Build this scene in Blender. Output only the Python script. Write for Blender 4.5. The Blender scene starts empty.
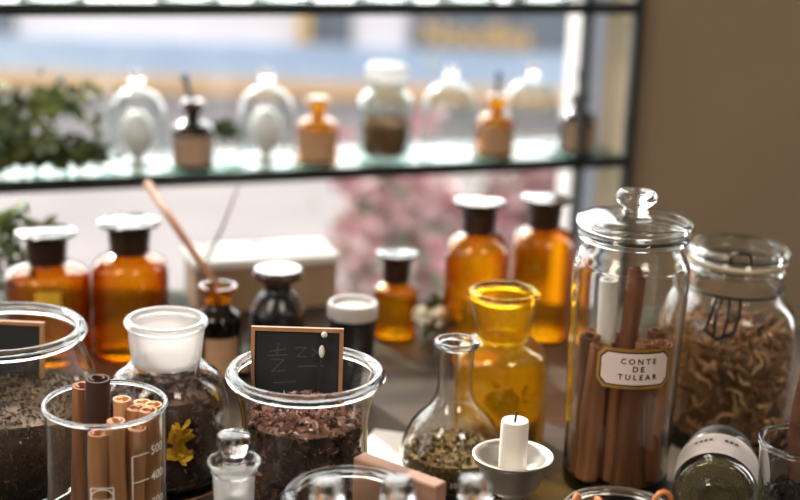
import bpy, math, random
from mathutils import Vector, Matrix
random.seed(7)
PI = math.pi
R = math.radians
S = bpy.context.scene
COL = S.collection

# ------------------------------------------------------------------ camera
FPX, W, H = 1400.0, 800, 500
CT = 0.90                       # counter height
CAMP = Vector((0, 0, CT + 0.48))
PITCH, ROLL = R(15.5), R(2.0)
_f = Vector((0, math.cos(PITCH), -math.sin(PITCH)))
_r0 = Vector((1, 0, 0))
_u0 = _r0.cross(_f)
RT = _r0 * math.cos(ROLL) + _u0 * math.sin(ROLL)
UP = _u0 * math.cos(ROLL) - _r0 * math.sin(ROLL)
FW = _f

def ray(px, py):
    return FW + RT * ((px - W / 2) / FPX) + UP * ((H / 2 - py) / FPX)
def at(px, py, Y):
    d = ray(px, py); return CAMP + d * ((Y - CAMP.y) / d.y)
def atz(px, py, z):
    d = ray(px, py); return CAMP + d * ((z - CAMP.z) / d.z)
def depth(p):
    return (p - CAMP).dot(FW)
def proj(p):
    v = p - CAMP; w = v.dot(FW)
    return (W / 2 + FPX * v.dot(RT) / w, H / 2 - FPX * v.dot(UP) / w)
def rad(px, py, Y, hw):         # radius in metres of a half width hw in the picture at distance Y
    return hw / FPX * depth(at(px, py, Y))

# ------------------------------------------------------------------ materials
def s2l(c):
    return tuple(((v / 255) / 12.92 if v / 255 <= .04045 else ((v / 255 + .055) / 1.055) ** 2.4) for v in c)
MATS = {}
def newmat(name):
    m = bpy.data.materials.new(name); m.use_nodes = True
    nt = m.node_tree; nt.nodes.clear()
    out = nt.nodes.new('ShaderNodeOutputMaterial'); MATS[name] = m
    return m, nt, out
def N(nt, typ, **kw):
    n = nt.nodes.new(typ)
    for k, v in kw.items():
        if k.startswith('i_'): n.inputs[k[2:].replace('_', ' ')].default_value = v
        else: setattr(n, k, v)
    return n
def math_node(nt, op, a, b=None):
    n = nt.nodes.new('ShaderNodeMath'); n.operation = op
    for i, v in enumerate((a, b)):
        if v is None: continue
        if isinstance(v, (int, float)): n.inputs[i].default_value = v
        else: nt.links.new(v, n.inputs[i])
    return n.outputs[0]
def ramp_of(nt, fac, cols, interp='LINEAR'):
    r = nt.nodes.new('ShaderNodeValToRGB'); r.color_ramp.interpolation = interp
    e = r.color_ramp.elements
    while len(e) < len(cols): e.new(0.5)
    for i, c in enumerate(cols):
        e[i].position = i / max(1, len(cols) - 1) if interp == 'LINEAR' else i / len(cols)
        e[i].color = (*s2l(c), 1)
    nt.links.new(fac, r.inputs[0]); return r.outputs[0]
def plain(name, cols, rough=.5, metal=0, scale=30, stretch=(1, 1, 1), bump=0, coat=0, spec=.5, trans=0):
    """principled surface whose colour drifts between the given ones with a noise"""
    m, nt, out = newmat(name)
    b = N(nt, 'ShaderNodeBsdfPrincipled')
    b.inputs['Roughness'].default_value = rough; b.inputs['Metallic'].default_value = metal
    b.inputs['Coat Weight'].default_value = coat; b.inputs['Specular IOR Level'].default_value = spec
    b.inputs['Transmission Weight'].default_value = trans
    if isinstance(cols[0], (int, float)): cols = [cols, tuple(min(255, v * 1.06 + 2) for v in cols)]
    tc = N(nt, 'ShaderNodeTexCoord'); mp = N(nt, 'ShaderNodeMapping'); mp.inputs['Scale'].default_value = stretch
    nz = N(nt, 'ShaderNodeTexNoise'); nz.inputs['Scale'].default_value = scale; nz.inputs['Detail'].default_value = 5
    nt.links.new(tc.outputs['Object'], mp.inputs[0]); nt.links.new(mp.outputs[0], nz.inputs['Vector'])
    spread = N(nt, 'ShaderNodeMapRange'); spread.inputs[1].default_value = .3; spread.inputs[2].default_value = .7
    nt.links.new(nz.outputs[0], spread.inputs[0])
    fac = spread.outputs[0]
    if name.endswith('bark'):
        oi = N(nt, 'ShaderNodeObjectInfo')
        fac = math_node(nt, 'ADD', math_node(nt, 'MULTIPLY', fac, .6), math_node(nt, 'MULTIPLY', oi.outputs['Random'], .4))
    nt.links.new(ramp_of(nt, fac, cols), b.inputs['Base Color'])
    if bump:
        bp = N(nt, 'ShaderNodeBump'); bp.inputs['Strength'].default_value = bump; bp.inputs['Distance'].default_value = .002
        nt.links.new(nz.outputs[0], bp.inputs['Height']); nt.links.new(bp.outputs[0], b.inputs['Normal'])
    nt.links.new(b.outputs[0], out.inputs[0]); return m
def bits_mat(name, cols, rough=.8):
    """every loose piece of the heap has a colour of its own"""
    m, nt, out = newmat(name)
    b = N(nt, 'ShaderNodeBsdfPrincipled'); b.inputs['Roughness'].default_value = rough
    g = N(nt, 'ShaderNodeNewGeometry')
    nt.links.new(ramp_of(nt, g.outputs['Random Per Island'], cols), b.inputs['Base Color'])
    nt.links.new(b.outputs[0], out.inputs[0]); return m
def thin_glass(name, tint, f0=.05, rough=.03, power=2.6, fmax=.95, haze=0.0, hcol=(.9, .88, .87)):
    """wall of blown glass: clear or tinted light goes straight through, the rest is mirrored (Schlick); longer path at the edge tints more"""
    m, nt, out = newmat(name)
    lw = N(nt, 'ShaderNodeLayerWeight'); lw.inputs['Blend'].default_value = .5
    fac = math_node(nt, 'POWER', lw.outputs['Facing'], power)
    fac = math_node(nt, 'ADD', math_node(nt, 'MULTIPLY', fac, fmax - f0), f0)
    c = math_node(nt, 'MAXIMUM', math_node(nt, 'SUBTRACT', 1.0, lw.outputs['Facing']), .22)
    path = math_node(nt, 'DIVIDE', 1.0, c)
    comb = N(nt, 'ShaderNodeCombineColor')
    for i in range(3): nt.links.new(math_node(nt, 'POWER', tint[i], path), comb.inputs[i])
    tr = N(nt, 'ShaderNodeBsdfTransparent'); nt.links.new(comb.outputs[0], tr.inputs[0])
    gl = N(nt, 'ShaderNodeBsdfGlossy'); gl.inputs['Roughness'].default_value = rough
    src = tr.outputs[0]
    if haze:
        df = N(nt, 'ShaderNodeBsdfTranslucent'); df.inputs[0].default_value = (*hcol, 1)
        d2 = N(nt, 'ShaderNodeBsdfDiffuse'); d2.inputs[0].default_value = (*hcol, 1)
        mm = N(nt, 'ShaderNodeMixShader'); nt.links.new(df.outputs[0], mm.inputs[1]); nt.links.new(d2.outputs[0], mm.inputs[2])
        m2 = N(nt, 'ShaderNodeMixShader'); m2.inputs[0].default_value = haze
        nt.links.new(tr.outputs[0], m2.inputs[1]); nt.links.new(mm.outputs[0], m2.inputs[2]); src = m2.outputs[0]
    mx = N(nt, 'ShaderNodeMixShader'); nt.links.new(fac, mx.inputs[0])
    nt.links.new(src, mx.inputs[1]); nt.links.new(gl.outputs[0], mx.inputs[2])
    nt.links.new(mx.outputs[0], out.inputs[0]); return m
def solid_glass(name, col, rough=0.0, ior=1.45):
    m, nt, out = newmat(name)
    g = N(nt, 'ShaderNodeBsdfGlass'); g.inputs['Color'].default_value = (*col, 1)
    g.inputs['Roughness'].default_value = rough; g.inputs['IOR'].default_value = ior
    nt.links.new(g.outputs[0], out.inputs[0]); return m

CLEAR = thin_glass('clear_glass', (.975, .985, .98), .045)
CLEARB = thin_glass('clear_bell_glass', (.93, .96, .955), .06, .05, 3.0)
PANE = thin_glass('window_glass', (.985, .99, .99), .03, .02, 5.0)
SHELFG = thin_glass('shelf_glass', (.86, .93, .91), .03, .05, 5.0)
AMBER = thin_glass('amber_glass', (.98, .79, .24), .05, .04)
DEEP = thin_glass('deep_amber_glass', (.93, .70, .20), .05, .04)
HONEY = thin_glass('honey_amber_glass', (.99, .92, .26), .05, .03, haze=.08, hcol=(.95, .55, .05))
DKAMB = thin_glass('dark_amber_glass', (.40, .22, .10), .05, .05)
FROST = thin_glass('ground_glass', (.95, .95, .95), .03, .35, 4, .4, haze=.5)
RIMG = solid_glass('thick_clear_glass', (.985, .995, .99))
STOPG = solid_glass('stopper_glass', (.985, .99, .99), .03)
RIMA = solid_glass('thick_amber_glass', (.99, .86, .42))
STOPA = plain('dark_stopper_glass', (58, 38, 26), .14, spec=1.0, coat=1.0)
NECKA = plain('ground_amber_neck', [(36, 24, 18), (58, 34, 20)], .35)
BLACKP = plain('black_glaze', [(22, 23, 26), (30, 31, 34)], .2, spec=.6)
CINN = plain('cinnamon_bark', [(60, 33, 18), (126, 74, 42), (202, 138, 92)], .75, scale=60, stretch=(1, 1, .08), bump=.5)
CINNL = plain('pale_cinnamon_bark', [(120, 72, 40), (206, 148, 98), (244, 208, 166)], .7, scale=60, stretch=(1, 1, .08), bump=.5)
CINND = plain('dark_bark', [(52, 32, 24), (84, 52, 38)], .8, scale=70, stretch=(1, 1, .1), bump=.5)
WOODP = plain('pale_wood', [(140, 98, 76), (184, 142, 116)], .6, scale=40, stretch=(.15, 1, 1), bump=.2)
WOODF = plain('frame_wood', [(160, 112, 74), (190, 140, 98)], .6, scale=60)
SLATE = plain('chalkboard_slate', [(26, 28, 30), (36, 38, 40)], .7, scale=25)
CHALK = plain('chalk', [(52, 54, 56), (92, 94, 96)], .9, scale=900)
PRINT = plain('white_enamel_print', (238, 236, 230), .5)
WAX = plain('candle_wax', [(236, 228, 218), (244, 238, 230)], .45)
PEWTER = plain('pewter', [(176, 172, 164), (200, 196, 188)], .36, metal=.8, scale=20, bump=.1)
STEEL = plain('black_steel', [(26, 32, 32), (34, 42, 42)], .45)
WIRE = plain('bail_wire', [(44, 44, 44), (60, 60, 58)], .35, metal=.6)
GOLD = plain('gold_foil', [(176, 130, 56), (206, 160, 84)], .35, metal=.55, scale=90)
INK = plain('label_ink', (42, 30, 26), .6)
PAPER = plain('label_paper', [(226, 206, 200), (236, 220, 214)], .6, scale=20)
KRAFT = plain('kraft_label', [(180, 138, 104), (200, 160, 124)], .7)
WICK = plain('burnt_wick', (30, 26, 24), .9)
LEAF = plain('green_leaf', [(54, 72, 34), (104, 122, 58), (160, 168, 100)], .5, scale=25)
LEAFD = plain('dark_leaf', [(34, 46, 26), (78, 94, 48), (112, 122, 66)], .5, scale=25)
TWIG = plain('twig_bark', [(84, 62, 42), (120, 92, 64)], .8, scale=80)

# ------------------------------------------------------------------ mesh builder
class MB:
    def __init__(s): s.v = []; s.f = []
    def add(s, vs, fs, M=None):
        o = len(s.v); s.v += [tuple(M @ Vector(v)) if M is not None else tuple(v) for v in vs]
        s.f += [tuple(i + o for i in f) for f in fs]; return s
    def lathe(s, prof, n=48, M=None, a0=0, noise=None):
        vs, fs, rows = [], [], []
        for r, z in prof:
            if r < 1e-6: rows.append([len(vs)]); vs.append((0, 0, z))
            else:
                row = []
                for k in range(n):
                    a = a0 + 2 * PI * k / n; rr = r * (1 + noise(a, z)) if noise else r
                    row.append(len(vs)); vs.append((rr * math.cos(a), rr * math.sin(a), z))
                rows.append(row)
        for A, B in zip(rows, rows[1:]):
            if len(A) == 1 and len(B) == 1: continue
            for k in range(n):
                k2 = (k + 1) % n
                if len(A) == 1: fs.append((A[0], B[k2], B[k])[::-1])
                elif len(B) == 1: fs.append((A[k], A[k2], B[0]))
                else: fs.append((A[k], A[k2], B[k2], B[k]))
        return s.add(vs, fs, M)
    def torus(s, R0, r, n=64, m=12, M=None, z=0, sq=1.0):
        vs, fs = [], []
        for i in range(n):
            a = 2 * PI * i / n
            for j in range(m):
                b = 2 * PI * j / m
                vs.append(((R0 + r * math.cos(b)) * math.cos(a), (R0 + r * math.cos(b)) * math.sin(a), z + r * sq * math.sin(b)))
        for i in range(n):
            for j in range(m):
                fs.append((i * m + j, ((i + 1) % n) * m + j, ((i + 1) % n) * m + (j + 1) % m, i * m + (j + 1) % m))
        return s.add(vs, fs, M)
    def box(s, cx, cy, cz, sx, sy, sz, M=None, b=0):
        x, y, z = sx / 2, sy / 2, sz / 2
        if b <= 0:
            vs = [(cx + i * x, cy + j * y, cz + k * z) for i in (-1, 1) for j in (-1, 1) for k in (-1, 1)]
            fs = [(0, 1, 3, 2), (4, 6, 7, 5), (0, 4, 5, 1), (2, 3, 7, 6), (0, 2, 6, 4), (1, 5, 7, 3)]
            return s.add(vs, fs, M)
        vs, idx = [], {}
        for i in (-1, 1):
            for j in (-1, 1):
                for k in (-1, 1):
                    for ax in range(3):
                        q = [x - b, y - b, z - b]; q[ax] += b
                        idx[(i, j, k, ax)] = len(vs); vs.append((cx + i * q[0], cy + j * q[1], cz + k * q[2]))
        fs = []
        for sg in (-1, 1):
            for ax in range(3):
                o = [a for a in range(3) if a != ax]
                ring = []
                for (a, c) in ((-1, -1), (1, -1), (1, 1), (-1, 1)):
                    t = [0, 0, 0]; t[ax] = sg; t[o[0]] = a; t[o[1]] = c; ring.append(idx[(*t, ax)])
                fs.append(tuple(ring))
        for ax in range(3):
            o = [a for a in range(3) if a != ax]
            for a in (-1, 1):
                for c in (-1, 1):
                    q = []
                    for e, axx in ((-1, o[0]), (-1, o[1]), (1, o[1]), (1, o[0])):
                        t = [0, 0, 0]; t[ax] = e; t[o[0]] = a; t[o[1]] = c; q.append(idx[(*t, axx)])
                    fs.append(tuple(q))
        for i in (-1, 1):
            for j in (-1, 1):
                for k in (-1, 1): fs.append(tuple(idx[(i, j, k, a)] for a in range(3)))
        return s.add(vs, fs, M)
    def tube(s, pts, r, m=8, M=None, caps=True):
        pts = [Vector(p) for p in pts]; rs = r if isinstance(r, (list, tuple)) else [r] * len(pts)
        vs, fs = [], []; prev = None
        for i, p in enumerate(pts):
            t = (pts[min(i + 1, len(pts) - 1)] - pts[max(i - 1, 0)]).normalized()
            if prev is None:
                prev = t.orthogonal().normalized()
            prev = (prev - t * prev.dot(t)).normalized(); b = t.cross(prev)
            for j in range(m):
                a = 2 * PI * j / m; vs.append(p + prev * rs[i] * math.cos(a) + b * rs[i] * math.sin(a))
        for i in range(len(pts) - 1):
            for j in range(m):
                fs.append((i * m + j, i * m + (j + 1) % m, (i + 1) * m + (j + 1) % m, (i + 1) * m + j))
        if caps: fs += [tuple(range(m))[::-1], tuple(range((len(pts) - 1) * m, len(pts) * m))]
        return s.add(vs, fs, M)
    def ball(s, c, r, M=None, n=16, sq=(1, 1, 1)):
        prof = [(r * math.sin(PI * i / 10), -r * math.cos(PI * i / 10)) for i in range(11)]
        prof[0] = (0, -r); prof[-1] = (0, r)
        T = Matrix.Translation(c) @ Matrix.Diagonal((*sq, 1))
        return s.lathe(prof, n, (M @ T) if M is not None else T)
    def build(s, name, mat, parent=None, smooth=35, loc=None):
        me = bpy.data.meshes.new(name); me.from_pydata(s.v, [], s.f); me.validate()
        import bmesh
        bm = bmesh.new(); bm.from_mesh(me); bmesh.ops.recalc_face_normals(bm, faces=bm.faces); bm.to_mesh(me); bm.free()
        if smooth:
            me.polygons.foreach_set('use_smooth', [True] * len(me.polygons))
            if smooth < 180: me.set_sharp_from_angle(angle=R(smooth))
        me.materials.append(mat)
        o = bpy.data.objects.new(name, me); COL.objects.link(o)
        if parent is not None: o.parent = parent
        if loc is not None: o.location = loc
        return o

def tag(o, label, cat, group=None, kind=None):
    o['label'] = label; o['category'] = cat
    if group: o['group'] = group
    if kind: o['kind'] = kind
    return o
def thing(name, label, cat, loc, rz=0, group=None):
    o = bpy.data.objects.new(name, None); COL.objects.link(o)
    o.empty_display_size = .02; o.location = loc; o.rotation_euler = (0, 0, rz)
    return tag(o, label, cat, group)
def struct(o):
    o['kind'] = 'structure'; return o
def dup(o, parent=None, loc=None, rz=None, label=None, group=None):
    c = o.copy(); COL.objects.link(c)
    if parent is not None: c.parent = parent
    if loc is not None: c.location = loc
    if rz is not None: c.rotation_euler = (0, 0, rz)
    if label: c['label'] = label
    if group: c['group'] = group
    for ch in list(o.children): dup(ch, c)
    return c
def curve(pts, n=6):
    """smooth (r, z) outline through the points"""
    out = []
    for i in range(len(pts) - 1):
        p0, p1, p2, p3 = pts[max(i - 1, 0)], pts[i], pts[i + 1], pts[min(i + 2, len(pts) - 1)]
        for k in range(n):
            t = k / n
            out.append(tuple(max(0, .5 * (2 * p1[a] + (p2[a] - p0[a]) * t + (2 * p0[a] - 5 * p1[a] + 4 * p2[a] - p3[a]) * t * t + (3 * p1[a] - p0[a] - 3 * p2[a] + p3[a]) * t ** 3)) if a == 0 else
                             .5 * (2 * p1[a] + (p2[a] - p0[a]) * t + (2 * p0[a] - 5 * p1[a] + 4 * p2[a] - p3[a]) * t * t + (3 * p1[a] - p0[a] - 3 * p2[a] + p3[a]) * t ** 3) for a in range(2)))
    out.append(pts[-1]); return out
def shell(outer, t, base=None):
    """outer: (r, z) from the foot up; closed wall of thickness t"""
    base = base or t
    inner = [(max(r - t, .0005), max(z, base)) for r, z in outer[::-1]]
    out = [(0, outer[0][1])] + list(outer)
    inn = [p for p in inner if p[1] > base + 1e-5]
    rb = max(outer[0][0], outer[min(3, len(outer) - 1)][0]) - t
    return out + inn + [(max(rb * .9, .0006), base), (0, base)]
def text_mesh(txt, size):
    cu = bpy.data.curves.new('t', 'FONT'); cu.body = txt; cu.size = size; cu.align_x = 'CENTER'; cu.align_y = 'CENTER'
    cu.offset = size * .022; cu.resolution_u = 3
    ob = bpy.data.objects.new('t', cu); COL.objects.link(ob)
    bpy.context.view_layer.update()
    me = ob.evaluated_get(bpy.context.evaluated_depsgraph_get()).to_mesh()
    vs = [tuple(v.co) for v in me.vertices]; fs = [tuple(p.vertices) for p in me.polygons]
    ob.to_mesh_clear(); bpy.data.objects.remove(ob); bpy.data.curves.remove(cu)
    return vs, fs
def on_cyl(vs, r, a0, z0, sx=1.0):
    return [(r * math.sin(a0 + x * sx / r), -r * math.cos(a0 + x * sx / r), z0 + y) for x, y, *_ in vs]
def strip(x0, y0, x1, y1, w, n=8):
    """flat bar between two points, cut so that it can bend"""
    d = Vector((x1 - x0, y1 - y0)); l = d.length; d /= l; p = Vector((-d.y, d.x)) * w / 2
    vs, fs = [], []
    for i in range(n + 1):
        c = Vector((x0, y0)) + d * l * i / n
        vs += [(c.x - p.x, c.y - p.y), (c.x + p.x, c.y + p.y)]
        if i: k = 2 * i; fs.append((k - 2, k, k + 1, k - 1))
    return vs, fs
def poly_patch(hw, hh, cut, n=14):
    """octagonal patch as a grid of columns"""
    vs, fs = [], []
    xs = [-hw + 2 * hw * i / n for i in range(n + 1)] + [-hw + cut, hw - cut]; xs = sorted(set(xs))
    for i, x in enumerate(xs):
        e = max(0, abs(x) - (hw - cut)); y = hh - e
        vs += [(x, -y), (x, y)]
        if i: k = 2 * i; fs.append((k - 2, k, k + 1, k - 1))
    return vs, fs

# heaps of dried stuff
def rnd_rot():
    return Matrix.Rotation(random.uniform(0, 2 * PI), 4, 'Z') @ Matrix.Rotation(random.uniform(0, PI), 4, 'X') @ Matrix.Rotation(random.uniform(0, 2 * PI), 4, 'Y')
def add_petal(mb, p, s):
    a, b, c = s * random.uniform(.7, 1.3), s * random.uniform(.4, .8), s * random.uniform(.15, .5)
    vs = [(-a, 0, 0), (-a * .3, -b, c), (a * .5, -b * .8, c * .7), (a, 0, 0), (a * .4, b * .8, c), (-a * .4, b, c * .6), (0, 0, -c * .3)]
    fs = [(6, 0, 1), (6, 1, 2), (6, 2, 3), (6, 3, 4), (6, 4, 5), (6, 5, 0)]
    mb.add(vs, fs, Matrix.Translation(p) @ rnd_rot())
def add_chip(mb, p, s):
    a, b, c = s * random.uniform(.6, 1.6), s * random.uniform(.25, .6), s * random.uniform(.2, .45)
    vs = [(-a, 0, 0), (0, -b, 0), (a, 0, 0), (0, b, 0), (0, 0, c), (0, 0, -c)]
    fs = [(0, 1, 4), (1, 2, 4), (2, 3, 4), (3, 0, 4), (1, 0, 5), (2, 1, 5), (3, 2, 5), (0, 3, 5)]
    mb.add(vs, fs, Matrix.Translation(p) @ rnd_rot())
def heap(name, rfun, z0, z1, n_side, n_top, size, mat, loc, label, cat, kindf=add_petal, dome=.006, dir_cam=True):
    """filling of a jar: a solid core wrapped in loose pieces; rfun(z) is the inside radius of the glass"""
    mb = MB()
    K = 14
    prof = [(0, z0)] + [(rfun(z0 + (z1 - z0) * i / K) - size * 1.0, z0 + (z1 - z0) * i / K) for i in range(K + 1)] + [(rfun(z1) * .5, z1 + dome * .7), (0, z1 + dome)]
    mb.lathe([(max(r, 0), z) for r, z in prof], 40, noise=lambda a, z: .02 * math.sin(a * 7 + z * 300))
    for _ in range(n_side):
        z = random.uniform(z0, z1); a = random.uniform(0, 2 * PI); r = rfun(z) - size * random.uniform(.9, 1.5)
        kindf(mb, (r * math.cos(a), r * math.sin(a), z), size)
    for _ in range(n_top):
        a = random.uniform(0, 2 * PI); rr = math.sqrt(random.random()); r = rr * (rfun(z1) - size * 1.2)
        kindf(mb, (r * math.cos(a), r * math.sin(a), z1 + dome * (1 - rr * rr) + random.uniform(-.2, .9) * size), size)
    o = mb.build(name, mat, None, 50, loc)
    return tag(o, label, cat, None, 'stuff')

def scroll(r, L, t=.0011, turns=1.0, n=26):
    """a quill of bark: a sheet curled in from both edges, standing along z"""
    path = []
    for i in range(n + 1):
        u = -1 + 2 * i / n; ang = u * PI * (1 + turns * .75)
        k = 1 - .5 * max(0, abs(u) - .42) / .58
        path.append((r * k * math.sin(ang) , -r * k * math.cos(ang) + (1 - k) * r * .1))
    mb = MB(); vs = []; fs = []; K = 5
    for j in range(K + 1):
        z = L * j / K; w = 1 + .04 * math.sin(j * 1.9 + r * 9000); wx = .0006 * math.sin(j * 1.3 + L * 500)
        for i, (x, y) in enumerate(path):
            q = path[min(i + 1, n)]; p = path[max(i - 1, 0)]
            d = Vector((q[0] - p[0], q[1] - p[1])); d = d.normalized() if d.length > 0 else Vector((1, 0)); nn = Vector((-d.y, d.x)) * t / 2
            vs += [(x * w + nn.x + wx, y * w + nn.y, z), (x * w - nn.x + wx, y * w - nn.y, z)]
    m = 2 * (n + 1)
    for j in range(K):
        for i in range(n):
            a, b = j * m + 2 * i, (j + 1) * m + 2 * i
            fs += [(a, a + 2, b + 2, b), (a + 1, b + 1, b + 3, a + 3)]
        a, b = j * m, (j + 1) * m; fs.append((a, b, b + 1, a + 1))
        a, b = j * m + 2 * n, (j + 1) * m + 2 * n; fs.append((a, a + 1, b + 1, b))
    for j in (0, K):
        for i in range(n): a = j * m + 2 * i; fs.append((a, a + 1, a + 3, a + 2))
    mb.v, mb.f = vs, fs; return mb
def aim(o, a, b):
    """stand object o (along its z) from point a towards point b"""
    a, b = Vector(a), Vector(b); o.location = a
    q = (b - a).to_track_quat('Z', 'Y'); o.rotation_euler = q.to_euler()

# ------------------------------------------------------------------ setting
o = MB().box(0, -.35, -.05, 5, 4.6, .1).build('floor', plain('floor_boards', [(84, 66, 50), (110, 88, 68)], .5, scale=6, stretch=(1, .1, 1))); struct(o)
CW = plain('counter_wood', [(42, 33, 25), (64, 51, 39), (86, 71, 53)], .7, spec=.3, scale=9, stretch=(.25, 2.5, 1), bump=.1)
cn = thing('counter', 'dark brown wooden counter carrying all the jars', 'counter', (0, 1.0, 0))
MB().box(0, 0, CT - .02, 2.2, 1.06, .04, b=.004).build('worktop', CW, cn)
MB().box(0, 0, (CT - .04) / 2, 2.1, .96, CT - .04, b=.003).build('cabinet_body', plain('cabinet_paint', (70, 56, 46), .5), cn)

# window shelf line
ZS = CT + .112
SA = atz(0, 181, ZS)
SB = atz(620, 156, ZS)
SD = (SB - SA).normalized(); SN = Vector((-SD.y, SD.x, 0))          # along, and away from the viewer
def on_shelf(px, back, z=ZS):
    lo, hi = -1.0, 2.0
    for _ in range(50):
        t = (lo + hi) / 2; p = SA + SD * t + SN * back; p.z = z
        if proj(p)[0] < px: lo = t
        else: hi = t
    return p
SANG = math.atan2(SD.y, SD.x)
print('shelf', SA, SB)
ZT = at(0, 3, SA.y).z
SM = Matrix.Translation((SA.x, SA.y, 0)) @ Matrix.Rotation(SANG, 4, 'Z')      # shelf frame: x along, y back
def sx_of(px, back=0.0):
    p = on_shelf(px, back); return (p - SA).dot(SD)
x_in, x_out = sx_of(579), sx_of(627)
XL = -.35
DEP = .14
su = thing('shelf_unit', 'black steel shelf unit with glass boards across the window', 'shelf', (0, 0, 0))
for z in (ZS, ZT):
    b = MB().box((XL + x_out) / 2, DEP / 2, z - .004, x_out - XL, DEP - .004, .007, SM).build('shelf_board', SHELFG, su)
    e = MB(); e.box((XL + x_out) / 2, -.002, z - .007, x_out - XL, .006, .015, SM); e.box((XL + x_out) / 2, DEP + .002, z - .006, x_out - XL, .006, .012, SM)
    e.build('shelf_edge', STEEL, b)
for x, wd in ((x_in, .008), (x_out, .012), (XL, .012)):
    for y in (-.001, DEP + .001):
        if y > 0 and x == x_in: continue
        zl_ = CT + .002 if x == XL else 0
        MB().box(x, y, (zl_ + 1.75) / 2, wd, wd, 1.75 - zl_, SM).build('post', STEEL, su)
# window behind the shelf
WB = DEP + .05                     # window plane behind the shelf front
x_w = sx_of(570, WB)
MWALL = plain('window_wall_paint', [(168, 168, 170), (184, 184, 186)], .8, scale=3)
WFR = plain('white_window_frame', (225, 224, 222), .4)
fr = MB()
zb, zt = .30, CT + 1.3
fr.box(x_w + .002, WB, (zb + zt) / 2, .009, .05, zt - zb, SM)
fr.box((x_w - 1.6) / 2, WB, zb - .02, x_w + 1.6, .05, .04, SM); fr.box((x_w - 1.6) / 2, WB, zt, x_w + 1.6, .05, .04, SM)
fr.box(-1.6, WB, (zb + zt) / 2, .04, .05, zt - zb, SM)
w1 = struct(fr.build('window_1', WFR))
MB().box((x_w - 1.6) / 2, WB, (zb + zt) / 2, x_w + 1.6 - .02, .004, zt - zb - .04, SM).build('pane', PANE, w1)
fg = newmat('frosted_side_glass'); tl = N(fg[1], 'ShaderNodeBsdfTranslucent'); tl.inputs[0].default_value = (.42, .44, .48, 1); gg = N(fg[1], 'ShaderNodeBsdfDiffuse'); gg.inputs[0].default_value = (.3, .31, .33, 1)
ad = N(fg[1], 'ShaderNodeMixShader'); ad.inputs[0].default_value = .4; fg[1].links.new(tl.outputs[0], ad.inputs[1]); fg[1].links.new(gg.outputs[0], ad.inputs[2]); fg[1].links.new(ad.outputs[0], fg[2].inputs[0])
x_p = sx_of(634, WB)
w3 = MB(); w3.box((x_w + x_p) / 2 + .005, WB, zt, x_p - x_w, .05, .04, SM); w3.box((x_w + x_p) / 2 + .005, WB, zb, x_p - x_w, .05, .04, SM); w3 = struct(w3.build('window_3', WFR))
pn = MB().box((x_w + x_p) / 2 + .005, WB, (zb + zt) / 2, x_p - x_w - .002, .006, zt - zb - .04, SM).build('pane', fg[0], w3)
wl = MB(); wl.box(x_p + .9, WB + .02, 1.45, 1.8, .12, 2.9, SM)
wl.box((x_w - 1.6) / 2, WB + .02, (zb - .04) / 2, x_w + 1.7, .12, zb - .04, SM); struct(wl.build('wall_back', MWALL))
TA = plain('taupe_wall_paint', [(152, 134, 110), (162, 143, 118)], .9, scale=4)
wa = MB(); wa.box((x_w - 2.0) / 2 - .2, WB + .02, zt + .37, x_w + 3.6, .12, .7, SM); wa.box(-1.6 - .6, WB + .02, 1.2, 1.2, .12, 2.9, SM); struct(wa.build('wall_window_side', MWALL))
RW = plain('room_wall_paint', [(150, 134, 116), (164, 148, 130)], .9, scale=2)
struct(MB().box(0, -.35, 2.95, 5, 5.0, .1).build('ceiling', plain('ceiling_paint', (210, 204, 196), .9)))
wz = MB(); wz.box(-2.3, -1.7, 1.45, .1, 2.4, 2.9); wz.box(-2.3, 1.65, 1.45, .1, .9, 2.9); wz.box(-2.3, .35, .5, .1, 1.7, 1.0); wz.box(-2.3, .35, 2.65, .1, 1.7, .5); struct(wz.build('wall_left', RW))
wf = MB(); wf.box(-2.3, .35, 1.02, .06, 1.7, .04); wf.box(-2.3, .35, 2.38, .06, 1.7, .04)
for y_ in (-.48, .35, 1.18): wf.box(-2.3, y_, 1.7, .06, .04, 1.32)
w2 = struct(wf.build('added_light_window', WFR)); MB().box(-2.3, .35, 1.7, .004, 1.62, 1.32).build('pane', PANE, w2)  # unseen side window, added for side light and bright glass edges
struct(MB().box(2.3, -.4, 1.45, .1, 5.0, 2.9).build('wall_east', RW))
struct(MB().box(0, -2.6, 1.45, 4.6, .1, 2.9).build('wall_front', RW))
p = on_shelf(633, .02); tw = MB()
tw.box(x_out + .009 + .9, .055, 1.45, 1.8, .09, 2.9, SM); struct(tw.build('wall_right', TA))

# ------------------------------------------------------------------ street beyond the glass
ZG = -.60
PAVE = plain('pale_pavement', [(106, 101, 101), (120, 115, 114)], .9, scale=1.5)
struct(MB().box(0, 9.3, ZG - .05, 26, 14.4, .1).build('street', PAVE))
YF = 12.0
bl = thing('shop_building', 'pale shopfront with blue base across the street', 'building', (0, YF, ZG))
FWH = plain('facade_white', [(228, 222, 222), (236, 232, 232)], .9, scale=1)
FBL = plain('facade_blue', [(158, 182, 208), (190, 206, 222)], .8, scale=.8)
FTN = plain('facade_tan', [(218, 176, 124), (228, 192, 146)], .9, scale=1)
FDK = plain('shop_window_dark', [(92, 102, 112), (120, 129, 136)], .25, scale=.8)
def fz(y): return at(400, y, YF).z - ZG
def fx(px, py=40): return at(px, py, YF).x
MB().box(0, .6, 1.05, 24, 1.0, 2.1).build('wall', FWH, bl)
MB().box(0, .06, (fz(84) + fz(50)) / 2, 24, .1, fz(50) - fz(84)).build('blue_base', FBL, bl)
MB().box(0, .03, fz(84) / 2, 24, .16, fz(84)).build('plinth', FTN, bl)
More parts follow.
